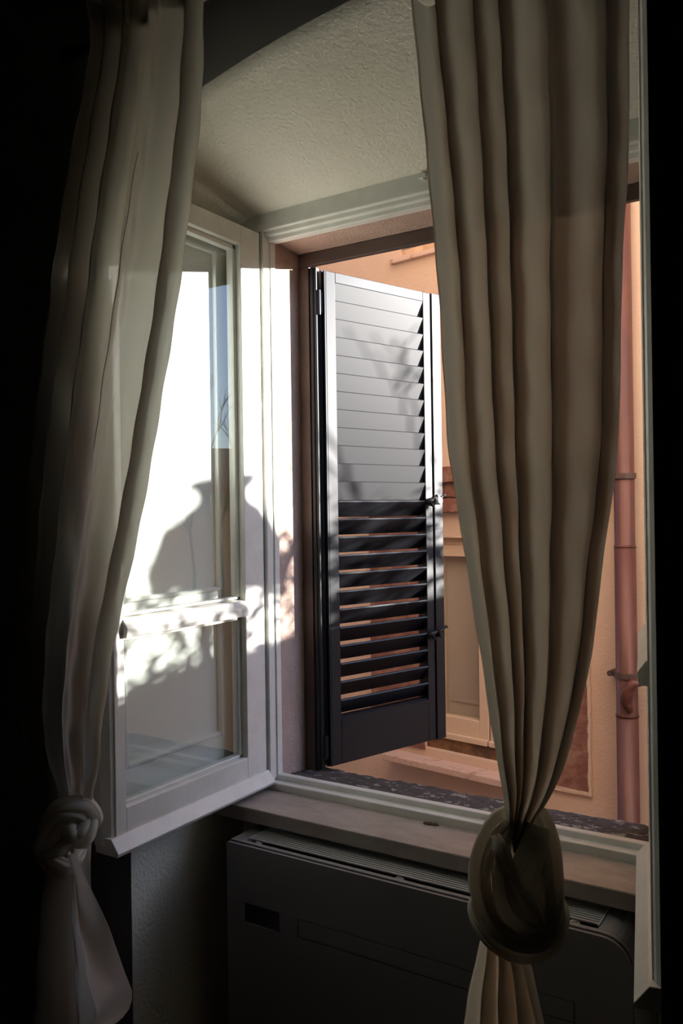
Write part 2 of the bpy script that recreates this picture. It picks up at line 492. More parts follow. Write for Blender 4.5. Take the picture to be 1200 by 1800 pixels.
# ------------------------------------------------------------------ louvred shutters
def make_shutter(M, label, slats=24):
    """local: x along the leaf from the hinge, y = 0 room-side face, -y outward through the thickness, z up"""
    s = empty('louvred_shutter', (M.translation.x, M.translation.y, 0.872), label, 'shutter', 'louvred outer shutters')
    T = 0.040
    Z0, Z1 = 0.874, 2.292
    x0, x1, x2 = 0.036, 0.392, 0.424
    boxes('stile', [(0.0, x0, -T, 0, Z0, Z1)], M_SHUT, s, bevel=0.002, M=M)
    boxes('stile', [(x1, x2, -T, 0, Z0, Z1)], M_SHUT, s, bevel=0.002, M=M)
    boxes('meeting_strip', [(x2 + 0.003, 0.466, -T - 0.004, 0.004, Z0 - 0.001, Z1 + 0.001)], M_SHUT, s, bevel=0.002, M=M)
    boxes('rail', [(x0, x1, -T, 0, 2.262, Z1)], M_SHUT, s, bevel=0.0015, M=M)
    boxes('rail', [(x0, x1, -T, 0, Z0, 0.992)], M_SHUT, s, bevel=0.0015, M=M)
    bm = bmesh.new()
    prism(bm, [(0.002, 0.992), (0.002, 1.003), (-0.010, 1.010), (-T + 0.006, 1.010), (-T + 0.006, 0.992)], x0, x1, 'yz', M=M)
    obj('bottom_ledge', bm, M_SHUT, s)
    # hinge-side edge profile with grooves and rubber
    boxes('edge_profile', [(-0.004, 0.0, -T, -T + 0.010, Z0, Z1), (-0.006, 0.0, -0.020, -0.012, Z0 - 0.002, Z1 + 0.002), (-0.004, 0.0, -0.006, 0, Z0, Z1)], M_SHUT, s, M=M)
    boxes('rubber_seal', [(-0.003, 0.0, -T + 0.012, -0.021, Z0, Z1)], M_BLACK, s, M=M)
    P_ = (2.262 - 1.010) / slats
    mesh = None
    for k in range(slats):
        zc = 1.010 + P_ * (k + 0.5)
        # inner edge high, outer edge low
        # the upper bank is turned nearly shut, the lower bank stands open
        shut = zc > 1.635
        h, dpt, th = (0.0261, 0.0056, 0.0026) if shut else (0.0215, 0.0165, 0.0036)
        bm = bmesh.new()
        y_in = -0.0035 if shut else -0.0015
        top = Vector((y_in, zc + h)); bot = Vector((y_in - 2 * dpt, zc - h))
        a = (top - bot).normalized(); nn = Vector((-a.y, a.x)) * th
        prof = [top + nn, top + a * 0.002 , top - nn, bot - nn, bot - a * 0.002, bot + nn]
        # small forward lip on the top edge
        prism(bm, [(p.x, p.y) for p in prof], x0 + 0.0005, x1 - 0.0005, 'yz', M=M)
        obj('slat', bm, M_SHUT, s)
    for zz in (2.20, 0.93):
        bm = bmesh.new()
        tube(bm, [M @ Vector((-0.016, -0.012, zz - 0.035)), M @ Vector((-0.016, -0.012, zz + 0.035))], 0.0065, 10)
        box(bm, -0.016, 0.001, -0.016, -0.006, zz - 0.03, zz + 0.03, M=M)
        obj('hinge', bm, M_SHUT, s)
    return s
a = R(18.4)
dS = Vector((math.sin(a), math.cos(a), 0)); nS = Vector((dS.y, -dS.x, 0))
MS = Matrix(((dS.x, nS.x, 0, -1.2955), (dS.y, nS.y, 0, 1.998), (0, 0, 1, 0), (0, 0, 0, 1)))
shl = make_shutter(MS, 'dark louvred shutter leaf standing open left of the gathered curtain')
def latch(parent, M, zz, bright):
    bm = bmesh.new()
    c = M @ Vector((0.425, 0.004, zz))
    tube(bm, [M @ Vector((0.432, 0.002, zz)), M @ Vector((0.432, 0.022, zz)), M @ Vector((0.432, 0.026, zz))], [0.0125, 0.0125, 0.010], 18)
    o = obj('latch_knob', bm, M_STEEL if bright else M_IRON, parent, smooth=False)
    if bright: o['label'] = 'bright steel latch knob'
    bm = bmesh.new()       # ornate little lever and its forked tip
    tube(bm, [M @ Vector((0.385, 0.007, zz - 0.004)), M @ Vector((0.400, 0.012, zz)), M @ Vector((0.415, 0.010, zz + 0.002)), M @ Vector((0.440, 0.014, zz + 0.006)), M @ Vector((0.452, 0.018, zz + 0.016))], [0.006, 0.0095, 0.007, 0.0055, 0.003], 8)
    tube(bm, [M @ Vector((0.449, 0.016, zz + 0.012)), M @ Vector((0.458, 0.018, zz + 0.020)), M @ Vector((0.466, 0.018, zz + 0.014))], [0.0035, 0.0045, 0.0015], 6)
    tube(bm, [M @ Vector((0.400, 0.010, zz - 0.002)), M @ Vector((0.408, 0.013, zz - 0.014)), M @ Vector((0.418, 0.010, zz - 0.020))], [0.005, 0.005, 0.002], 6)
    obj('latch_lever', bm, M_IRON, parent, smooth=True)
latch(shl, MS, 1.632, True)
latch(shl, MS, 1.212, False)
MS2 = Matrix(((1, 0, 0, -0.385), (0, -1, 0, 2.062), (0, 0, 1, 0), (0, 0, 0, 1)))
MS2 = Matrix.Translation((-0.395, 2.072, 0)) @ Matrix.Rotation(R(2), 4, 'Z') @ Matrix(((1, 0, 0, 0), (0, 1, 0, 0), (0, 0, 1, 0), (0, 0, 0, 1)))
make_shutter(MS2, 'black edge of the other shutter folded back beyond the right sash')

# ------------------------------------------------------------------ wall convector under the sill
cv = empty('convector_heater', (-0.85, 1.68, 0.08), 'grey white wall convector with a slotted top grille under the marble sill', 'heater')
CX0, CX1, CZ, CY = -1.334, -0.372, 0.800, 1.575
def rr(x0, x1, z0, z1, rl, rr_, n=8):
    pts = [(x0, z0), (x1, z0)]
    for i in range(n + 1):
        t = i / n * math.pi / 2
        pts.append((x1 - rr_ + rr_ * math.cos(t), z1 - rr_ + rr_ * math.sin(t)))
    for i in range(n + 1):
        t = math.pi / 2 + i / n * math.pi / 2
        pts.append((x0 + rl + rl * math.cos(t), z1 - rl + rl * math.sin(t)))
    return pts
# front panel: with seam slots cut as recesses, built as plates round the recesses
bm = bmesh.new()
prism(bm, rr(CX0, CX1, 0.10, CZ - 0.003, 0.006, 0.055), CY + 0.006, 1.588, 'xz')
obj('front_panel_core', bm, M_DARKSLOT, cv)
bm = bmesh.new()
outer = rr(CX0, CX1, 0.10, CZ - 0.002, 0.006, 0.055)
F0 = [bm.verts.new((p[0], CY, p[1])) for p in outer]
F1 = [bm.verts.new((p[0], CY + 0.006, p[1])) for p in outer]
n = len(outer)
for i in range(n):
    bm.faces.new((F0[i], F0[(i + 1) % n], F1[(i + 1) % n], F1[i]))
holes = [(-1.280, -1.176, 0.613, 0.661), (-1.124, -0.479, 0.617, 0.659)]
loops = [F0]
edges = [bm.edges.get((F0[i], F0[(i + 1) % n])) for i in range(n)]
for h in holes:
    a4 = [bm.verts.new((h[0], CY, h[2])), bm.verts.new((h[1], CY, h[2])), bm.verts.new((h[1], CY, h[3])), bm.verts.new((h[0], CY, h[3]))]
    b4 = [bm.verts.new((v.co.x, CY + 0.006, v.co.z)) for v in a4]
    for i in range(4):
        edges.append(bm.edges.new((a4[i], a4[(i + 1) % 4])))
        bm.faces.new((a4[i], a4[(i + 1) % 4], b4[(i + 1) % 4], b4[i]))
bmesh.ops.triangle_fill(bm, edges=edges, use_beauty=True)
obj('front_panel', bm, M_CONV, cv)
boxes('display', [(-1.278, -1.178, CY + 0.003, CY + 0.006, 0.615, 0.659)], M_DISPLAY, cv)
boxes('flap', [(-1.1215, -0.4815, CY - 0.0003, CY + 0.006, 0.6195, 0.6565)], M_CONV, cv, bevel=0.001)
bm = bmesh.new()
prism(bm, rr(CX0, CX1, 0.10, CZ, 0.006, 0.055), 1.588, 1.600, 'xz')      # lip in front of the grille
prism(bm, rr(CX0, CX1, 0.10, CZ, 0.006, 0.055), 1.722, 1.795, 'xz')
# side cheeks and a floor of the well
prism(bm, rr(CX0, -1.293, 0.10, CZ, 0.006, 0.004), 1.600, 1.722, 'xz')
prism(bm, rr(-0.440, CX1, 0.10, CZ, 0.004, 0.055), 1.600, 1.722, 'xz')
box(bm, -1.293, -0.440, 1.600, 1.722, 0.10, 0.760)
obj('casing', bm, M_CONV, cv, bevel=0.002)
boxes('grille_well', [(-1.292, -0.441, 1.601, 1.721, 0.760, 0.762)], M_DARKSLOT, cv)
mesh = None
for k in range(11):
    y = 1.618 + k * 0.0095
    if mesh is None:
        bm = bmesh.new(); box(bm, -0.424, 0.424, -0.0022, 0.0022, -0.0032, 0.0)
        o = obj('grille_slat', bm, M_GRILLE); mesh = o.data
    else:
        o = bpy.data.objects.new('grille_slat', mesh); COL.objects.link(o)
    o.location = (-0.8665, y, CZ + 0.001)
    attach(o, cv)
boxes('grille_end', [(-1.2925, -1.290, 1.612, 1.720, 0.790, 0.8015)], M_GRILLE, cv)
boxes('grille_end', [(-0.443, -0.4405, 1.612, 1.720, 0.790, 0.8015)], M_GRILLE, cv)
for xx in (-1.262, -0.873, -0.487):
    bm = bmesh.new()
    box(bm, xx - 0.009, xx + 0.009, 1.602, 1.6135, 0.790, 0.796)
    tube(bm, [(xx - 0.006, 1.609, 0.797), (xx, 1.605, 0.8005), (xx + 0.006, 1.609, 0.797)], 0.0018, 8)
    obj('grille_clip', bm, M_GRILLE, cv)
for xx in (-1.28, -0.48):
    boxes('foot', [(xx, xx + 0.06, 1.60, 1.78, 0.0, 0.10)], M_CONV, cv)

# ------------------------------------------------------------------ cabinet at the right border
M_CAB = mat('dark_green_black_wood', (0.030, 0.034, 0.028), 0.55, (0.022, 0.025, 0.021), 6, stretch=(8, 8, 0.7))
cbn = empty('tall_cabinet', (0.12, 1.12, 0.0), 'tall unlit dark cabinet cropped by the right border of the photo', 'cabinet')
boxes('carcass', [(-0.2045, 0.45, 1.020, 1.225, 0.06, 2.46)], M_CAB, cbn, bevel=0.001)
boxes('plinth', [(-0.19, 0.44, 1.03, 1.22, 0.0, 0.06)], M_CAB, cbn)
boxes('corner_stile', [(-0.2045, -0.186, 1.000, 1.020, 0.06, 2.46)], M_CAB, cbn, bevel=0.0015)
boxes('door', [(-0.1845, 0.130, 1.000, 1.019, 0.07, 2.45)], M_CAB, cbn, bevel=0.0015)
boxes('door', [(0.132, 0.448, 1.000, 1.019, 0.07, 2.45)], M_CAB, cbn, bevel=0.0015)

# little brown crumbs on the marble
cb = bmesh.new()
c0 = Vector((-0.8813, 1.7850, 0.8555)); c0.z = 0.8565
for k in range(34):
    p = c0 + Vector((random.gauss(0, 0.010), random.gauss(0, 0.004), 0.0))
    r_ = random.uniform(0.0012, 0.003)
    bmesh.ops.create_icosphere(cb, subdivisions=1, radius=r_, matrix=Matrix.Translation((p.x, min(p.y, 1.795), 0.855 + r_ * 0.8)))
o = obj('crumbs', cb, M_CRUMB); props(o, 'small pile of brown crumbs on the marble sill against the rail', 'debris', kind='stuff')

# ------------------------------------------------------------------ curtain rod
rod = empty('curtain_rod', (-0.5, 1.2, 2.575), 'black iron curtain rod with a bell-shaped finial at upper left', 'curtain rod')
bm = bmesh.new(); tube(bm, [(-1.36, 1.2, 2.574), (1.0, 1.2, 2.574)], 0.008, 14)
obj('pole', bm, M_IRON, rod, smooth=True)
bm = bmesh.new()
tube(bm, [(-1.345 - d, 1.2, 2.574) for d in (0, 0.006, 0.012, 0.020, 0.030, 0.045, 0.070, 0.084, 0.088)], [0.011, 0.015, 0.012, 0.009, 0.0125, 0.016, 0.021, 0.020, 0.012], 20)
obj('finial', bm, M_IRON, rod, smooth=True)
for xx in (-1.335, 0.6):
    bm = bmesh.new()
    tube(bm, [(xx, 1.2, 2.560), (xx, 1.25, 2.548), (xx, YF, 2.548)], 0.006, 10)
    box(bm, xx - 0.015, xx + 0.015, YF - 0.004, YF, 2.50, 2.60)
    obj('bracket', bm, M_IRON, rod)

# ------------------------------------------------------------------ curtains
def phase_fn(ridges):
    """ridges: rising u positions of alternate crests and valleys -> phase in radians"""
    def f(u):
        if u <= ridges[0]: return math.pi * (u - ridges[0]) / max(1e-3, (ridges[1] - ridges[0]))
        for i in range(len(ridges) - 1):
            if u <= ridges[i + 1]:
                return math.pi * (i + (u - ridges[i]) / (ridges[i + 1] - ridges[i]))
        i = len(ridges) - 1
        return math.pi * (i + (u - ridges[i]) / max(1e-3, ridges[i] - ridges[i - 1]))
    return f

def curtain_sheet(name, tab, ridges, amps, yc, parent, nu=260, nz=150, ax=0.36, m=None, gather=1.0, ywob=0.0, seed=1, header=None):
    """tab rows: z, x_left, x_right, depth amplitude; a pleated sheet of cloth hanging between"""
    ph = phase_fn(ridges)
    rnd = random.Random(seed)
    w = [(rnd.uniform(2, 7), rnd.uniform(0, 6.28), rnd.uniform(8, 26), rnd.uniform(0.1, 0.35)) for _ in range(5)]
    def S(u, z):
        xl, xr, am = lerp_table(tab, z)
        p = ph(u)
        i = min(len(amps) - 1, max(0, int(p / math.pi)))
        i2 = min(len(amps) - 1, i + 1)
        t = p / math.pi - int(p / math.pi)
        A = amps[i] * (1 - t) + amps[i2] * t
        wob = sum(math.sin(a_ * z + b_ + u * c_) * d_ for a_, b_, c_, d_ in w)
        pp = p + 0.35 * wob
        k = am * A
        y = yc - k * math.tanh(1.7 * math.cos(pp)) - 0.10 * k * math.cos(2.0 * pp + 1.0 + z) + ywob * math.sin(3 * z)
        dens = (ridges[-1] - ridges[0]) / (len(ridges) - 1)
        xs = ax * (xr - xl) * dens * A * math.sin(pp)
        x = xl + (xr - xl) * u - xs * min(1, u * 12, (1 - u) * 12)
        return Vector((x, y + 0.0015 * math.sin(47 * z + 31 * u), z))
    bm = bmesh.new()
    z1, z0 = tab[0][0], tab[-1][0]
    P = [[S(i / nu, z1 + (z0 - z1) * j / nz) for i in range(nu + 1)] for j in range(nz + 1)]
    grid_mesh(bm, P)
    o = obj(name, bm, m or M_CLOTH, parent, smooth=True)
    return o, S

def sweep(bm, path, widths, thick, center, closed=False, pleats=5, pamp=0.12, nseg=64, ncs=72, facing=None, seed=0):
    """bunched cloth swept along a path; long pleats run along it"""
    pts = [Vector(p) for p in path]
    n = len(pts)
    def cr(arr, t):
        if closed:
            i = int(math.floor(t)); g = lambda k: arr[(i + k) % n]
        else:
            t = min(max(t, 0), n - 1 - 1e-6); i = int(math.floor(t)); g = lambda k: arr[min(max(i + k, 0), n - 1)]
        f = t - math.floor(t)
        a, b, c, d = g(-1), g(0), g(1), g(2)
        return 0.5 * ((2 * b) + (c - a) * f + (2 * a - 5 * b + 4 * c - d) * f * f + (3 * b - a - 3 * c + d) * f**3)
    rows = []
    T = n if closed else n - 1
    for j in range(nseg + (0 if closed else 1)):
        t = T * j / nseg
        p = cr(pts, t); tan = (cr(pts, t + 0.02) - cr(pts, t - 0.02)).normalized()
        o_ = (p - Vector(center))
        if facing is not None: o_ = Vector(facing)
        o_ = (o_ - tan * o_.dot(tan)).normalized()
        wd = tan.cross(o_)
        w_ = cr(widths, t); th = cr(thick, t)
        row = []
        for k in range(ncs):
            a_ = 2 * math.pi * k / ncs
            s1 = abs(math.sin(0.5 * pleats * a_ + 0.9 * math.sin(t * 0.9 + seed) + seed))
            s2 = abs(math.sin((pleats + 0.5) * a_ + t * 0.5 + 2 * seed)) if k else abs(math.sin(t * 0.5 + 2 * seed))
            q = 1 + 1.35 * pamp * (2.2 * s1 ** 0.6 - 1.5) + pamp * 0.6 * (s2 - 0.6)
            row.append(p + wd * (w_ * q * math.cos(a_)) + o_ * (th * q * math.sin(a_)))
        rows.append(row)
    if closed: rows.append(rows[0])
    V = [[bm.verts.new(p) for p in row] for row in (rows[:-1] if closed else rows)]
    L = len(V)
    for i in range(L if closed else L - 1):
        A, B = V[i], V[(i + 1) % L]
        for k in range(ncs):
            bm.faces.new((A[k], A[(k + 1) % ncs], B[(k + 1) % ncs], B[k]))
    if not closed:
        bm.faces.new(V[0][::-1]); bm.faces.new(V[-1])

YC = 1.17
# ---- right curtain
cr_ = empty('curtain', (-0.42, YC, 0.0), 'ivory voile curtain knotted in front of the convector, nearer the right sash', 'curtain', 'ivory curtains tied in a knot')
tabR = [(2.3937, -0.5847, -0.2618, 0.0216), (2.3435, -0.5806, -0.264, 0.0216), (2.2177, -0.569, -0.2664, 0.0216), (2.0925, -0.5585, -0.2688, 0.0216), (1.9435, -0.5466, -0.279, 0.0209), (1.8277, -0.5409, -0.2829, 0.0202), (1.712, -0.5352, -0.2867, 0.0194), (1.6625, -0.5303, -0.2912, 0.0187), (1.5964, -0.5192, -0.2998, 0.0187), (1.5304, -0.5091, -0.3108, 0.0187), (1.4479, -0.4966, -0.3205, 0.018), (1.3902, -0.4874, -0.3292, 0.0173), (1.299, -0.4744, -0.3497, 0.0158), (1.2239, -0.463, -0.372, 0.0144), (1.1816, -0.4547, -0.3909, 0.013), (1.1468, -0.4508, -0.4117, 0.0108), (1.121, -0.4468, -0.4241, 0.0079), (1.0955, -0.4428, -0.4332, 0.0043)]
ridR = [0.0, 0.06, 0.13, 0.24, 0.31, 0.38, 0.44, 0.58, 0.66, 0.84, 0.93, 1.0]
ampR = [0.7, 0.9, 0.8, 1.1, 0.7, 0.8, 1.0, 1.3, 0.9, 1.2, 0.9, 0.8]
sheetR, SR = curtain_sheet('drape', tabR, ridR, ampR, YC, cr_, seed=3)
tabRt = [(1.0095, -0.4752, -0.4206, 0.014), (0.9639, -0.4922, -0.4325, 0.018), (0.922, -0.5003, -0.4218, 0.022), (0.8799, -0.5102, -0.4113, 0.025), (0.8384, -0.5165, -0.4009, 0.028), (0.7542, -0.531, -0.3862, 0.03), (0.6272, -0.5445, -0.3755, 0.032)]
tailR, _ = curtain_sheet('tail', tabRt, [0, .12, .22, .34, .5, .62, .74, .86, 1.0], [1, .9, 1.1, 1.2, 1.0, 1.2, .8, 1, .8], YC + 0.005, cr_, nu=160, nz=60, seed=5, m=M_CLOTH_BRIGHT, ax=0.3)
# ---- left curtain
cl_ = empty('curtain', (-1.2, YC, 0.0), 'ivory voile curtain hanging over the glazed left sash, knotted low by the dark wall', 'curtain', 'ivory curtains tied in a knot')
tabL = [(2.6405, -1.3138, -1.0234, 0.022), (2.5958, -1.3065, -1.0269, 0.022), (2.5296, -1.3029, -1.0295, 0.024), (2.4772, -1.3174, -1.0319, 0.026), (2.4141, -1.3357, -1.0358, 0.028), (2.33, -1.3632, -1.0444, 0.028), (2.2453, -1.3876, -1.06, 0.028), (2.1376, -1.4148, -1.0806, 0.028), (2.0389, -1.4349, -1.0997, 0.028), (1.9281, -1.4592, -1.1252, 0.028), (1.8383, -1.4796, -1.1477, 0.028), (1.7241, -1.5008, -1.1755, 0.028), (1.6664, -1.5097, -1.1904, 0.028), (1.5614, -1.5234, -1.2203, 0.028), (1.4668, -1.5332, -1.2507, 0.027), (1.3831, -1.5427, -1.2781, 0.026), (1.3108, -1.5463, -1.2992, 0.025), (1.2262, -1.5501, -1.3174, 0.024), (1.1419, -1.5444, -1.3325, 0.022), (1.0832, -1.5229, -1.3371, 0.019), (1.0371, -1.4903, -1.3483, 0.015), (0.9672, -1.4552, -1.3668, 0.01)]
ridL = [0.0, 0.08, 0.17, 0.27, 0.36, 0.43, 0.62, 0.84, 0.93, 1.0]
ampL = [0.8, 1.0, 1.0, 1.0, 1.0, 0.9, 0.4, 0.9, 0.9, 0.6]
sheetL, SL = curtain_sheet('drape', tabL, ridL, ampL, YC, cl_, seed=11, ax=0.34)
bm = bmesh.new()      # doubled heading above the rod pocket
grid_mesh(bm, [[SL(i / 200, 2.70 - 0.142 * j / 12) + Vector((0, 0.005, 0)) for i in range(201)] for j in range(13)])
obj('heading', bm, M_CLOTH_BRIGHT, cl_, smooth=True)
bm = bmesh.new()
tube(bm, [SL(0.60 - 0.09 * t / 40 , 2.30 - 0.86 * t / 40) + Vector((0, -0.002, 0)) for t in range(41)], 0.0007, 5)
obj('seam', bm, M_SEAM, cl_)
tabLt = [(0.9172, -1.4708, -1.3765, 0.014), (0.8427, -1.4835, -1.3901, 0.02), (0.77, -1.4962, -1.3847, 0.024), (0.6744, -1.5058, -1.3728, 0.028), (0.5789, -1.5117, -1.3644, 0.03), (0.4702, -1.5217, -1.3598, 0.032), (0.2891, -1.5334, -1.355, 0.032)]
tailL, _ = curtain_sheet('tail', tabLt, [0, .14, .27, .4, .55, .7, .85, 1.0], [1, .9, 1.1, 1.0, 1.0, 1.0, .8, 1], YC + 0.012, cl_, nu=140, nz=60, seed=8, m=M_CLOTH_BRIGHT, ax=0.3)

# knots: local axes face across the room towards the open side
def knot(parent, c, yawk, parts, core):
    c = Vector(c)
    X = Vector((math.cos(yawk), math.sin(yawk), 0)); Yv = Vector((-math.sin(yawk), math.cos(yawk), 0))
    def L(p): return c + X * p[0] + Yv * p[1] + Vector((0, 0, p[2]))
    bm = bmesh.new()
    for (path, ws, th, closed, pl, pa, facing, sd_) in parts:
        f = None if facing is None else (X * facing[0] + Yv * facing[1] + Vector((0, 0, facing[2])))
        sweep(bm, [L(p) for p in path], ws, th, c, closed, pl, pa, facing=f, seed=sd_)
    for (p, sx, sy, sz) in core:
        mtx = Matrix.Translation(L(p)) @ Matrix(((X.x, Yv.x, 0, 0), (X.y, Yv.y, 0, 0), (0, 0, 1, 0), (0, 0, 0, 1))) @ Matrix.Diagonal((sx, sy, sz, 1))
        bmesh.ops.create_icosphere(bm, subdivisions=3, radius=1, matrix=mtx)
    return obj('knot', bm, M_CLOTH_BRIGHT, parent, smooth=True)

U = 0.000835
def ropes(path, ws, th, closed, pl, pa, facing, sd_, offs, k=0.5, mid=None, depth=0.004):
    """split one wide band of cloth into parallel rolled folds lying side by side"""
    out = []
    n = len(path)
    for q, o in enumerate(offs):
        P2 = []
        for i, p in enumerate(path):
            a_ = Vector(path[(i + 1) % n] if closed else path[min(i + 1, n - 1)]) - Vector(path[i - 1] if closed else path[max(i - 1, 0)])
            nrm = Vector((a_.z, 0, -a_.x)).normalized()
            tw = o + 0.22 * math.sin(i * 0.9 + sd_ + q * 1.7)
            d = depth * (abs(o) * 1.6 + 0.8 * math.sin(i * 0.7 + q * 2.1 + sd_))
            P2.append((p[0] + nrm.x * ws[i] * tw, p[1] + d, p[2] + nrm.z * ws[i] * tw))
        f = k * (1 + 0.22 * math.sin(q * 2.3 + sd_))
        out.append((P2, [w * f for w in ws], [t * (0.62 + 0.1 * math.sin(q + sd_)) for t in th], closed, pl, pa, facing, sd_ + q))
    return out
def pxp(lst, cx, cy):
    return [((x - cx) * U, y, -(z - cy) * U) for x, y, z in lst]
KR = (-0.4399, 1.1700, 1.0575)
ring = pxp([(915, 0.022, 1452), (886, 0.000, 1460), (870, -0.026, 1490), (868, -0.042, 1535), (886, -0.052, 1580), (926, -0.050, 1603), (958, -0.036, 1588), (961, -0.016, 1535), (952, 0.006, 1480), (938, 0.020, 1454)], 907, 1545)
wrap = pxp([(845, -0.010, 1598), (868, -0.040, 1618), (910, -0.050, 1632), (950, -0.042, 1622), (968, -0.008, 1600), (950, 0.030, 1590), (905, 0.045, 1590), (862, 0.030, 1590)], 907, 1545)
diag = pxp([(945, 0.004, 1452), (934, -0.012, 1490), (918, -0.026, 1530), (925, -0.034, 1575)], 907, 1545)
lip = pxp([(874, -0.020, 1462), (884, -0.034, 1480), (892, -0.036, 1510), (906, -0.040, 1542), (930, -0.046, 1560), (948, -0.048, 1592)], 907, 1545)
bulge = pxp([(846, 0.004, 1566), (846, -0.012, 1590), (862, -0.020, 1618), (890, -0.018, 1632)], 907, 1545)
side = pxp([(968, -0.010, 1556), (972, -0.018, 1590), (962, -0.026, 1622), (935, -0.024, 1634)], 907, 1545)
knot(cr_, KR, R(20), [
    *ropes(ring, [0.020, 0.020, 0.021, 0.025, 0.027, 0.025, 0.019, 0.019, 0.019, 0.019], [0.012, 0.013, 0.014, 0.016, 0.017, 0.018, 0.016, 0.015, 0.014, 0.012], True, 2, 0.10, (0, -1, 0.15), 1.0, (-0.72, -0.2, 0.3, 0.75), 0.40),
    *ropes(wrap, [0.022, 0.024, 0.023, 0.024, 0.022, 0.022, 0.022, 0.022], [0.014, 0.016, 0.016, 0.017, 0.014, 0.014, 0.014, 0.014], True, 2, 0.10, None, 2.2, (-0.6, 0.0, 0.65), 0.45),
    (diag, [0.018, 0.020, 0.022, 0.016], [0.012, 0.014, 0.012, 0.008], False, 4, 0.14, (0, -1, 0), 4.0),
    (lip, [0.006, 0.010, 0.011, 0.011, 0.012, 0.008], [0.005, 0.008, 0.008, 0.008, 0.009, 0.006], False, 2, 0.18, (0.3, -1, 0.2), 0.7),
    (bulge, [0.012, 0.017, 0.017, 0.012], [0.010, 0.014, 0.014, 0.010], False, 3, 0.12, (-0.4, -1, 0), 1.7),
    (side, [0.010, 0.013, 0.014, 0.010], [0.010, 0.014, 0.014, 0.010], False, 5, 0.20, (0.4, -1, 0), 2.7),
], [((0.002, 0.014, 0.030), 0.026, 0.012, 0.040)])
KL = (-1.4286, 1.1700, 0.9461)
ring = pxp([(150, -0.020, 1388), (118, -0.040, 1408), (88, -0.045, 1440), (62, -0.040, 1478), (60, -0.025, 1492), (95, -0.040, 1490), (130, -0.035, 1470), (160, -0.045, 1460), (172, -0.030, 1425), (165, -0.010, 1395)], 115, 1455)
band = pxp([(62, -0.020, 1462), (88, -0.044, 1440), (120, -0.058, 1418), (148, -0.050, 1418), (168, -0.026, 1442), (174, -0.008, 1468)], 115, 1455)
low = pxp([(48, -0.016, 1478), (70, -0.034, 1494), (100, -0.044, 1490), (128, -0.044, 1472)], 115, 1455)
tie = pxp([(60, -0.010, 1505), (85, -0.034, 1522), (112, -0.040, 1540), (128, -0.036, 1530), (138, -0.026, 1490)], 115, 1455)
wrap = pxp([(70, -0.006, 1500), (95, -0.036, 1520), (118, -0.040, 1535), (140, -0.028, 1525), (148, 0.010, 1500), (120, 0.035, 1490), (85, 0.025, 1490)], 115, 1455)
knot(cl_, KL, R(46), [
    (ring, [0.019, 0.022, 0.022, 0.014, 0.012, 0.016, 0.018, 0.021, 0.018, 0.016], [0.012, 0.014, 0.014, 0.010, 0.010, 0.012, 0.013, 0.015, 0.013, 0.012], True, 3, 0.14, (0.2, -1, 0.2), 0.4),
    *ropes(band, [0.016, 0.028, 0.036, 0.034, 0.026, 0.010], [0.010, 0.014, 0.016, 0.015, 0.012, 0.006], False, 2, 0.10, (0.2, -1, 0.2), 2.0, (-0.75, -0.25, 0.25, 0.75), 0.38),
    (low, [0.010, 0.016, 0.016, 0.010], [0.008, 0.012, 0.012, 0.008], False, 3, 0.17, (0.2, -1, -0.2), 3.0),
    (tie, [0.014, 0.018, 0.018, 0.014, 0.010], [0.010, 0.012, 0.012, 0.010, 0.008], False, 3, 0.17, (0.2, -1, 0), 5.0),
    (wrap, [0.018, 0.020, 0.022, 0.020, 0.018, 0.018, 0.018], [0.012, 0.014, 0.014, 0.013, 0.012, 0.012, 0.012], True, 4, 0.12, None, 3.1),
], [((0, 0, 0), 0.040, 0.028, 0.050)])
# hem flap of the left tail, its rounded lower corner swinging free
flap = [(0.9191, -1.3757, -1.3586), (0.9087, -1.3708, -1.3529), (0.8984, -1.3659, -1.3472), (0.888, -1.361, -1.3415), (0.8778, -1.3561, -1.3359), (0.8675, -1.353, -1.3286), (0.8573, -1.3498, -1.3213), (0.8471, -1.3467, -1.3141), (0.837, -1.3436, -1.3069), (0.8268, -1.3409, -1.2997), (0.8167, -1.3382, -1.2926), (0.8066, -1.3355, -1.2855), (0.7965, -1.3328, -1.2785), (0.7863, -1.3309, -1.2714), (0.7762, -1.3291, -1.2644), (0.7661, -1.3272, -1.2575), (0.7561, -1.3254, -1.2505), (0.7461, -1.3235, -1.2428), (0.7362, -1.3217, -1.2352), (0.7264, -1.3199, -1.2276), (0.7165, -1.318, -1.22), (0.7105, -1.3173, -1.2139), (0.7045, -1.3167, -1.2079), (0.6985, -1.316, -1.2019), (0.6925, -1.3153, -1.1958), (0.6886, -1.315, -1.1948), (0.6846, -1.3147, -1.1937), (0.6807, -1.3143, -1.1927), (0.6767, -1.314, -1.1916), (0.6724, -1.3137, -1.1932), (0.668, -1.3134, -1.1948), (0.6637, -1.313, -1.1964), (0.6593, -1.3127, -1.198), (0.654, -1.3124, -1.2024), (0.6487, -1.3121, -1.2067), (0.6434, -1.3118, -1.211), (0.638, -1.3115, -1.2154), (0.633, -1.3116, -1.2209), (0.628, -1.3116, -1.2265), (0.6229, -1.3117, -1.232), (0.6179, -1.3118, -1.2376), (0.6142, -1.3115, -1.244), (0.6104, -1.3111, -1.2504), (0.6067, -1.3108, -1.2568), (0.6029, -1.3104, -1.2633), (0.6004, -1.3104, -1.2705), (0.5979, -1.3105, -1.2778), (0.5953, -1.3105, -1.2851), (0.5927, -1.3105, -1.2925)]
bm = bmesh.new()
rows = []
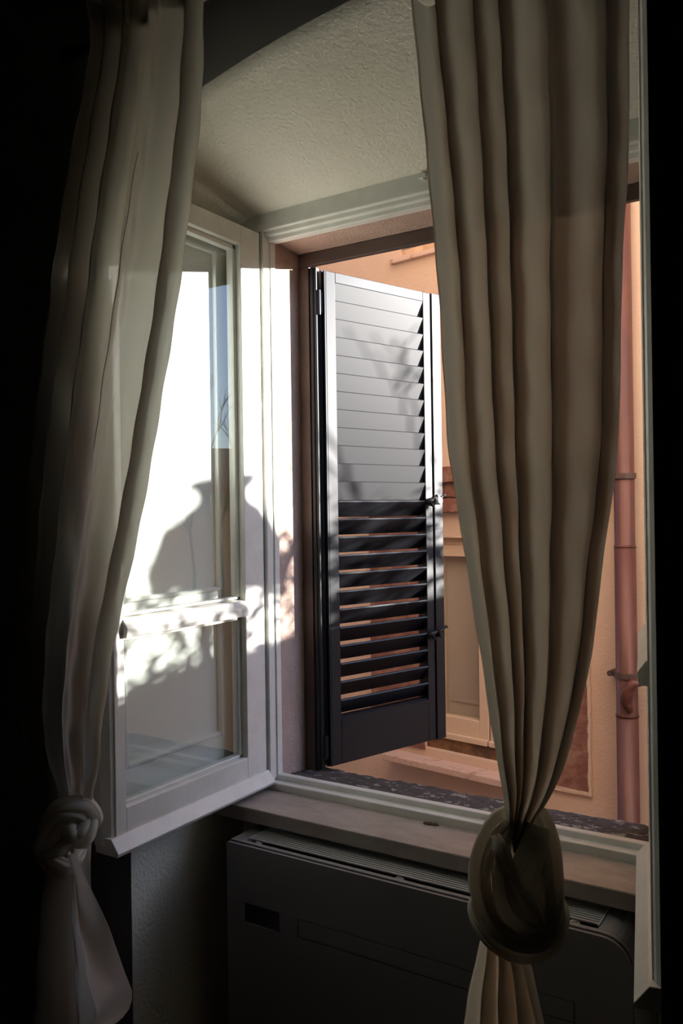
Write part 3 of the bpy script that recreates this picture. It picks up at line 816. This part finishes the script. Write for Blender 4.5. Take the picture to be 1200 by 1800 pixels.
for j, (z, xa, xb) in enumerate(flap):
    row = []
    for i in range(25):
        t = i / 24
        x = xa + (xb - xa) * t
        wdt = abs(xb - xa)
        y = 1.135 - 0.02 * math.sin(math.pi * t) * min(1, wdt / 0.05) + 0.012 * math.sin(5 * t + 2 + j * 0.12) * min(1, wdt / 0.06)
        row.append(Vector((x, y, z)))
    rows.append(row)
grid_mesh(bm, rows)
obj('hem_flap', bm, M_CLOTH_BRIGHT, cl_, smooth=True)

# ------------------------------------------------------------------ the house across the alley
A9 = R(9)
W0 = Vector((-0.89, 3.81, 0))
dW = Vector((math.cos(A9), -math.sin(A9), 0)); nW = Vector((dW.y, -dW.x, 0))
nW = nW if nW.y < 0 else -nW                       # towards us
MW = Matrix(((dW.x, nW.x, 0, W0.x), (dW.y, nW.y, 0, W0.y), (0, 0, 1, 0), (0, 0, 0, 1)))
# local: x along the wall to the right, y out of the wall towards our window, z up
hs = empty('neighbouring_house', (W0.x, W0.y, -4.2), 'peach stuccoed house across the alley with weathered stone window surrounds', 'building')
wx0, wx1, wz0, wz1 = -1.13, -0.37, 0.34, 1.46
ux0, ux1, uz0, uz1 = -1.236, -0.50, 2.968, 4.2
WR_, WL_ = 0.98, -12.0
boxes('stucco_wall', [(WL_, wx0, -0.4, 0, -4.2, 7.0), (wx1, WR_, -0.4, 0, -4.2, 2.968), (wx0, wx1, -0.4, 0, -4.2, wz0), (wx0, wx1, -0.4, 0, wz1, 2.968),
     (wx0, ux0, -0.4, 0, 1.5, 1.6), (ux1, WR_, -0.4, 0, 2.968, 7.0), (wx0, ux1, -0.4, 0, uz1, 7.0)] if False else
     [(WL_, wx0 - 0.2, -0.4, 0, -4.2, 7.0), (wx0 - 0.2, wx0, -0.4, 0, -4.2, uz0), (wx1, WR_, -0.4, 0, -4.2, uz0), (wx0, wx1, -0.4, 0, -4.2, wz0), (wx0, wx1, -0.4, 0, wz1, uz0),
      (wx0 - 0.2, ux0, -0.4, 0, uz0, 7.0), (ux1, WR_, -0.4, 0, uz0, 7.0), (ux0, ux1, -0.4, 0, uz1, 7.0)], M_WALL_OUT, hs, M=MW)
def rough_slab(name, x0, x1, y0, y1, z0, z1, m, parent, jit=0.006, step=0.03, seed=0):
    """stone band with a worn, uneven outline"""
    rnd = random.Random(seed)
    bm = bmesh.new()
    nx = max(2, int((x1 - x0) / step)); nz = max(2, int((z1 - z0) / step))
    G = [[None] * (nz + 1) for _ in range(nx + 1)]
    for i in range(nx + 1):
        for k in range(nz + 1):
            ex = rnd.uniform(-jit, jit) if i in (0, nx) else 0
            ez = rnd.uniform(-jit, jit) if k in (0, nz) else 0
            G[i][k] = bm.verts.new(MW @ Vector((x0 + (x1 - x0) * i / nx + ex, y1 + rnd.uniform(-jit, jit) * 0.4, z0 + (z1 - z0) * k / nz + ez)))
    for i in range(nx):
        for k in range(nz):
            bm.faces.new((G[i][k], G[i + 1][k], G[i + 1][k + 1], G[i][k + 1]))
    edge = [G[i][0] for i in range(nx + 1)] + [G[nx][k] for k in range(1, nz + 1)] + [G[i][nz] for i in range(nx - 1, -1, -1)] + [G[0][k] for k in range(nz - 1, 0, -1)]
    off = nW * (y0 - y1)
    bk = [bm.verts.new(v.co + off) for v in edge]
    n = len(edge)
    for i in range(n):
        bm.faces.new((edge[i], edge[(i + 1) % n], bk[(i + 1) % n], bk[i]))
    return obj(name, bm, m, parent)
rough_slab('stone_surround', -1.47, wx0 + 0.01, 0.001, 0.012, 0.33, 1.60, M_STONE, hs, seed=1)
rough_slab('stone_surround', wx1 - 0.01, -0.192, 0.001, 0.012, 0.30, 1.60, M_STONE, hs, seed=2)
rough_slab('plaster_margin', -0.196, -0.182, 0.0, 0.016, 0.285, 1.60, M_WALL_OUT, hs, 0.003, seed=8)
rough_slab('plaster_margin', -0.60, -0.182, 0.0, 0.016, 0.280, 0.298, M_WALL_OUT, hs, 0.003, seed=9)
rough_slab('cornice', -1.62, -0.10, 0.0, 0.05, 1.595, 1.665, M_STONE, hs, 0.004, seed=3)
rough_slab('cornice', -1.60, -0.12, 0.0, 0.03, 1.668, 1.745, M_STONE, hs, 0.004, seed=4)
rough_slab('cornice', -1.64, -0.08, 0.0, 0.07, 1.748, 1.822, M_STONE, hs, 0.004, seed=5)
bm = bmesh.new()
box(bm, -1.325, -0.42, 0.0, 0.11, 0.262, 0.300, M=MW)
sl = obj('sill_slab', bm, M_SILLPINK, hs, bevel=0.006)
rough_slab('weathered_board', wx0, wx1, -0.10, -0.035, 0.30, 0.40, M_ROT, hs, 0.003, seed=6)
# window of the house: two cream sashes
fwn = empty('window_frame', (MW @ Vector((-0.75, -0.06, 0.4)))); attach(fwn, hs)
def fr(name, lst, m, bev=0.004): return boxes(name, lst, m, fwn, bevel=bev, M=MW)
fr('outer_frame', [(wx0, wx0 + 0.03, -0.12, -0.05, 0.40, wz1), (wx1 - 0.03, wx1, -0.12, -0.05, 0.40, wz1), (wx0, wx1, -0.12, -0.05, wz1 - 0.04, wz1)], M_CREAM)
for (a0, a1) in ((wx0 + 0.032, -0.754), (-0.746, wx1 - 0.032)):
    fr('sash', [(a0, a0 + 0.055, -0.11, -0.045, 0.43, wz1 - 0.04), (a1 - 0.055, a1, -0.11, -0.045, 0.43, wz1 - 0.04), (a0 + 0.055, a1 - 0.055, -0.11, -0.045, 0.43, 0.52), (a0 + 0.055, a1 - 0.055, -0.11, -0.045, wz1 - 0.10, wz1 - 0.04), (a0, a1, -0.11, -0.025, 0.402, 0.432)], M_CREAM)
    fr('window_pane', [(a0 + 0.056, a1 - 0.056, -0.082, -0.078, 0.521, wz1 - 0.101)], M_GLASS, 0)
    fr('blind', [(a0 + 0.02, a1 - 0.02, -0.125, -0.115, 0.44, wz1 - 0.06)], M_BLIND, 0)
    fr('blind_moulding', [(a0 + 0.075, a1 - 0.095, -0.115, -0.108, 0.585, 0.600), (a1 - 0.108, a1 - 0.095, -0.115, -0.108, 0.600, 1.30)], M_BLIND, 0.002)
boxes('upper_sill', [(-1.288, -0.45, 0.0, 0.032, 2.943, 2.968)], M_SILLPINK, hs, bevel=0.004, M=MW)
bm = bmesh.new(); tube(bm, [MW @ Vector((-1.225, -0.01, 3.022)), MW @ Vector((-0.52, -0.01, 3.022))], 0.009, 10)
obj('window_bar', bm, M_CREAM, hs, smooth=True)
boxes('upper_window', [(ux0, ux0 + 0.05, -0.2, -0.14, uz0, uz1), (-1.06, -1.00, -0.2, -0.10, uz0, uz1), (ux1 - 0.05, ux1, -0.2, -0.14, uz0, uz1), (ux0, ux1, -0.22, -0.18, uz0, uz1)], M_CREAM, hs, M=MW)
bm = bmesh.new(); prism(bm, [(-0.5, 7.0), (0.45, 6.9), (0.45, 7.0), (-0.5, 7.5)], WL_, WR_ + 0.1, 'yz', M=MW)
obj('eaves', bm, M_TILE, hs)

# downpipe on the house
dp = empty('downpipe', (MW @ Vector((0.01, 0.06, -4.2))), 'brown copper downpipe on the peach wall beside the right sash', 'pipe')
bm = bmesh.new()
px_, py_ = 0.010, 0.060
tube(bm, [MW @ Vector((px_, py_, z)) for z in (-4.19, 0.70)], 0.047, 24)
obj('lower_pipe', bm, M_PIPE, dp, smooth=True)
bm = bmesh.new(); tube(bm, [MW @ Vector((px_, py_, z)) for z in (0.69, 0.7, 1.44)], [0.050, 0.046, 0.046], 24); obj('middle_pipe', bm, M_PIPE, dp, smooth=True)
bm = bmesh.new(); tube(bm, [MW @ Vector((px_, py_, z)) for z in (1.43, 1.435, 6.8)], [0.048, 0.044, 0.044], 24); obj('upper_pipe', bm, M_PIPE, dp, smooth=True)
for zz in (1.74, 0.87, 3.6):
    bm = bmesh.new()
    tube(bm, [MW @ Vector((px_, py_, zz - 0.012)), MW @ Vector((px_, py_, zz + 0.012))], 0.0515, 24)
    box(bm, px_ - 0.078, px_ - 0.045, py_ - 0.06, py_ + 0.008, zz - 0.011, zz + 0.011, M=MW)
    tube(bm, [MW @ Vector((px_ - 0.072, py_ - 0.05, zz)), MW @ Vector((px_ - 0.072, py_ + 0.014, zz))], 0.013, 10)
    obj('bracket', bm, M_BROWN, dp)
bm = bmesh.new()      # short branch stub curling off the pipe
tube(bm, [MW @ Vector(p) for p in ((px_ + 0.03, py_ + 0.035, 0.72), (px_ + 0.02, py_ + 0.055, 0.76), (px_ + 0.025, py_ + 0.06, 0.81), (px_ + 0.05, py_ + 0.05, 0.85), (px_ + 0.09, py_ + 0.03, 0.85))], [0.012, 0.026, 0.030, 0.022, 0.012], 14)
obj('branch_stub', bm, M_PIPE, dp, smooth=True)

street = boxes('street_ground', [(-12, 30, YO, 30, -4.4, -4.2)], M_STREET); props(street, kind='structure')

# ------------------------------------------------------------------ what stands up the alley and throws the shadow
SH = Vector((math.sin(SUN_AZ), math.cos(SUN_AZ), 0)); SLt = Vector((math.cos(SUN_AZ), -math.sin(SUN_AZ), 0))
TS = 6.0
MC = Matrix(((SLt.x, SH.x, 0, SH.x * TS), (SLt.y, SH.y, 0, SH.y * TS), (0, 0, 1, 0), (0, 0, 0, 1)))
ch = empty('low_house', (MC @ Vector((0, 0.5, -4.2))), 'low tiled house up the alley, out of view, that shades the lower window', 'building')
ROOFZ = 2.4108
boxes('stucco_wall', [(-9.0, 4.0, 0.3, 4.0, -4.2, ROOFZ - 0.53)], M_WALL_OUT, ch, M=MC)
bm = bmesh.new(); prism(bm, [(0.05, ROOFZ - 0.60), (2.1, ROOFZ - 0.06), (4.2, ROOFZ - 0.60), (4.2, ROOFZ - 0.54), (2.1, ROOFZ), (0.05, ROOFZ - 0.54)], -9.1, 4.1, 'yz', M=MC)
obj('roof', bm, M_TILE, ch)
pts = [(-2.1217, 2.6134), (-2.1431, 2.6272), (-2.1835, 2.6325), (-2.2419, 2.6322), (-2.2008, 2.6213), (-2.24, 2.6105), (-2.2096, 2.5951), (-2.2073, 2.5683), (-2.2256, 2.5497), (-2.2464, 2.5397), (-2.2768, 2.4926), (-2.3038, 2.437), (-2.3233, 2.3814), (-2.3546, 2.3674), (-2.3281, 2.3059), (-2.174, 2.3333), (-2.2219, 1.997), (-2.1563, 2.0231), (-2.1418, 2.3533), (-2.0159, 2.3822), (-2.0078, 2.4136), (-2.0211, 2.4378), (-2.0362, 2.4702), (-2.0532, 2.5126), (-2.0731, 2.5234), (-2.098, 2.5283), (-2.1206, 2.5507), (-2.152, 2.5641), (-2.1573, 2.5853), (-2.1509, 2.6019)]
bm = bmesh.new(); prism(bm, pts, 0.42, 0.50, 'xz', M=MC)  # thin unseen cutout, added and outlined to cast the shadow on the sash
shadow_cut = obj('shadow_cutout', bm, M_WALL_OUT, ch)
tr = empty('tree', (MC @ Vector((-0.6, -1.1, -4.2))), 'leafy tree up the alley, out of view, dappling the sunlight', 'tree')
bm = bmesh.new()
rnd = random.Random(21)
def branch(p, d, L, r, depth):
    q = p + d * L
    tube(bm, [p, p.lerp(q, 0.5) + Vector((rnd.uniform(-.03, .03), rnd.uniform(-.03, .03), 0)), q], [r, r * 0.85, r * 0.65], 6)
    tips.append(q)
    if depth == 0: return
    for _ in range(rnd.choice((2, 3))):
        nd = (d + Vector((rnd.uniform(-.7, .7), rnd.uniform(-.7, .7), rnd.uniform(-.15, .5)))).normalized()
        branch(q, nd, L * rnd.uniform(.6, .85), r * 0.6, depth - 1)
tips = []
for a0 in (-2.80, -3.05, -1.1, -0.2):
    base = MC @ Vector((a0, -1.1, ROOFZ - 1.62))
    branch(base, Vector((0.05, 0, 1)).normalized(), 0.66, 0.017, 4)
tube(bm, [MC @ Vector((-0.6, -1.1, -4.2)), MC @ Vector((-0.6, -1.1, ROOFZ - 1.5))], 0.12, 10)
obj('branches', bm, M_BARK, tr)
bm = bmesh.new()
def leaf(c, s):
    a_ = Vector((rnd.gauss(0, 1), rnd.gauss(0, 1), rnd.gauss(0, 1))).normalized()
    b_ = a_.orthogonal().normalized()
    vs = [bm.verts.new(c + a_ * s), bm.verts.new(c + b_ * s * 0.45), bm.verts.new(c - a_ * s), bm.verts.new(c - b_ * s * 0.45)]
    bm.faces.new(vs)
for k in range(4600):
    u_ = rnd.uniform(-2.8, 0.5)
    z_ = 1.8549 + (2.1646 - 1.8549) * (rnd.random() ** 0.9) + 0.02 * math.sin(u_ * 31)
    if u_ < -1.9118: z_ += 0.10 * rnd.random()
    leaf(MC @ Vector((u_, rnd.uniform(-1.5, -0.7), z_)), rnd.uniform(0.020, 0.038))
lf = obj('foliage', bm, M_LEAF, tr); lf['kind'] = 'stuff'
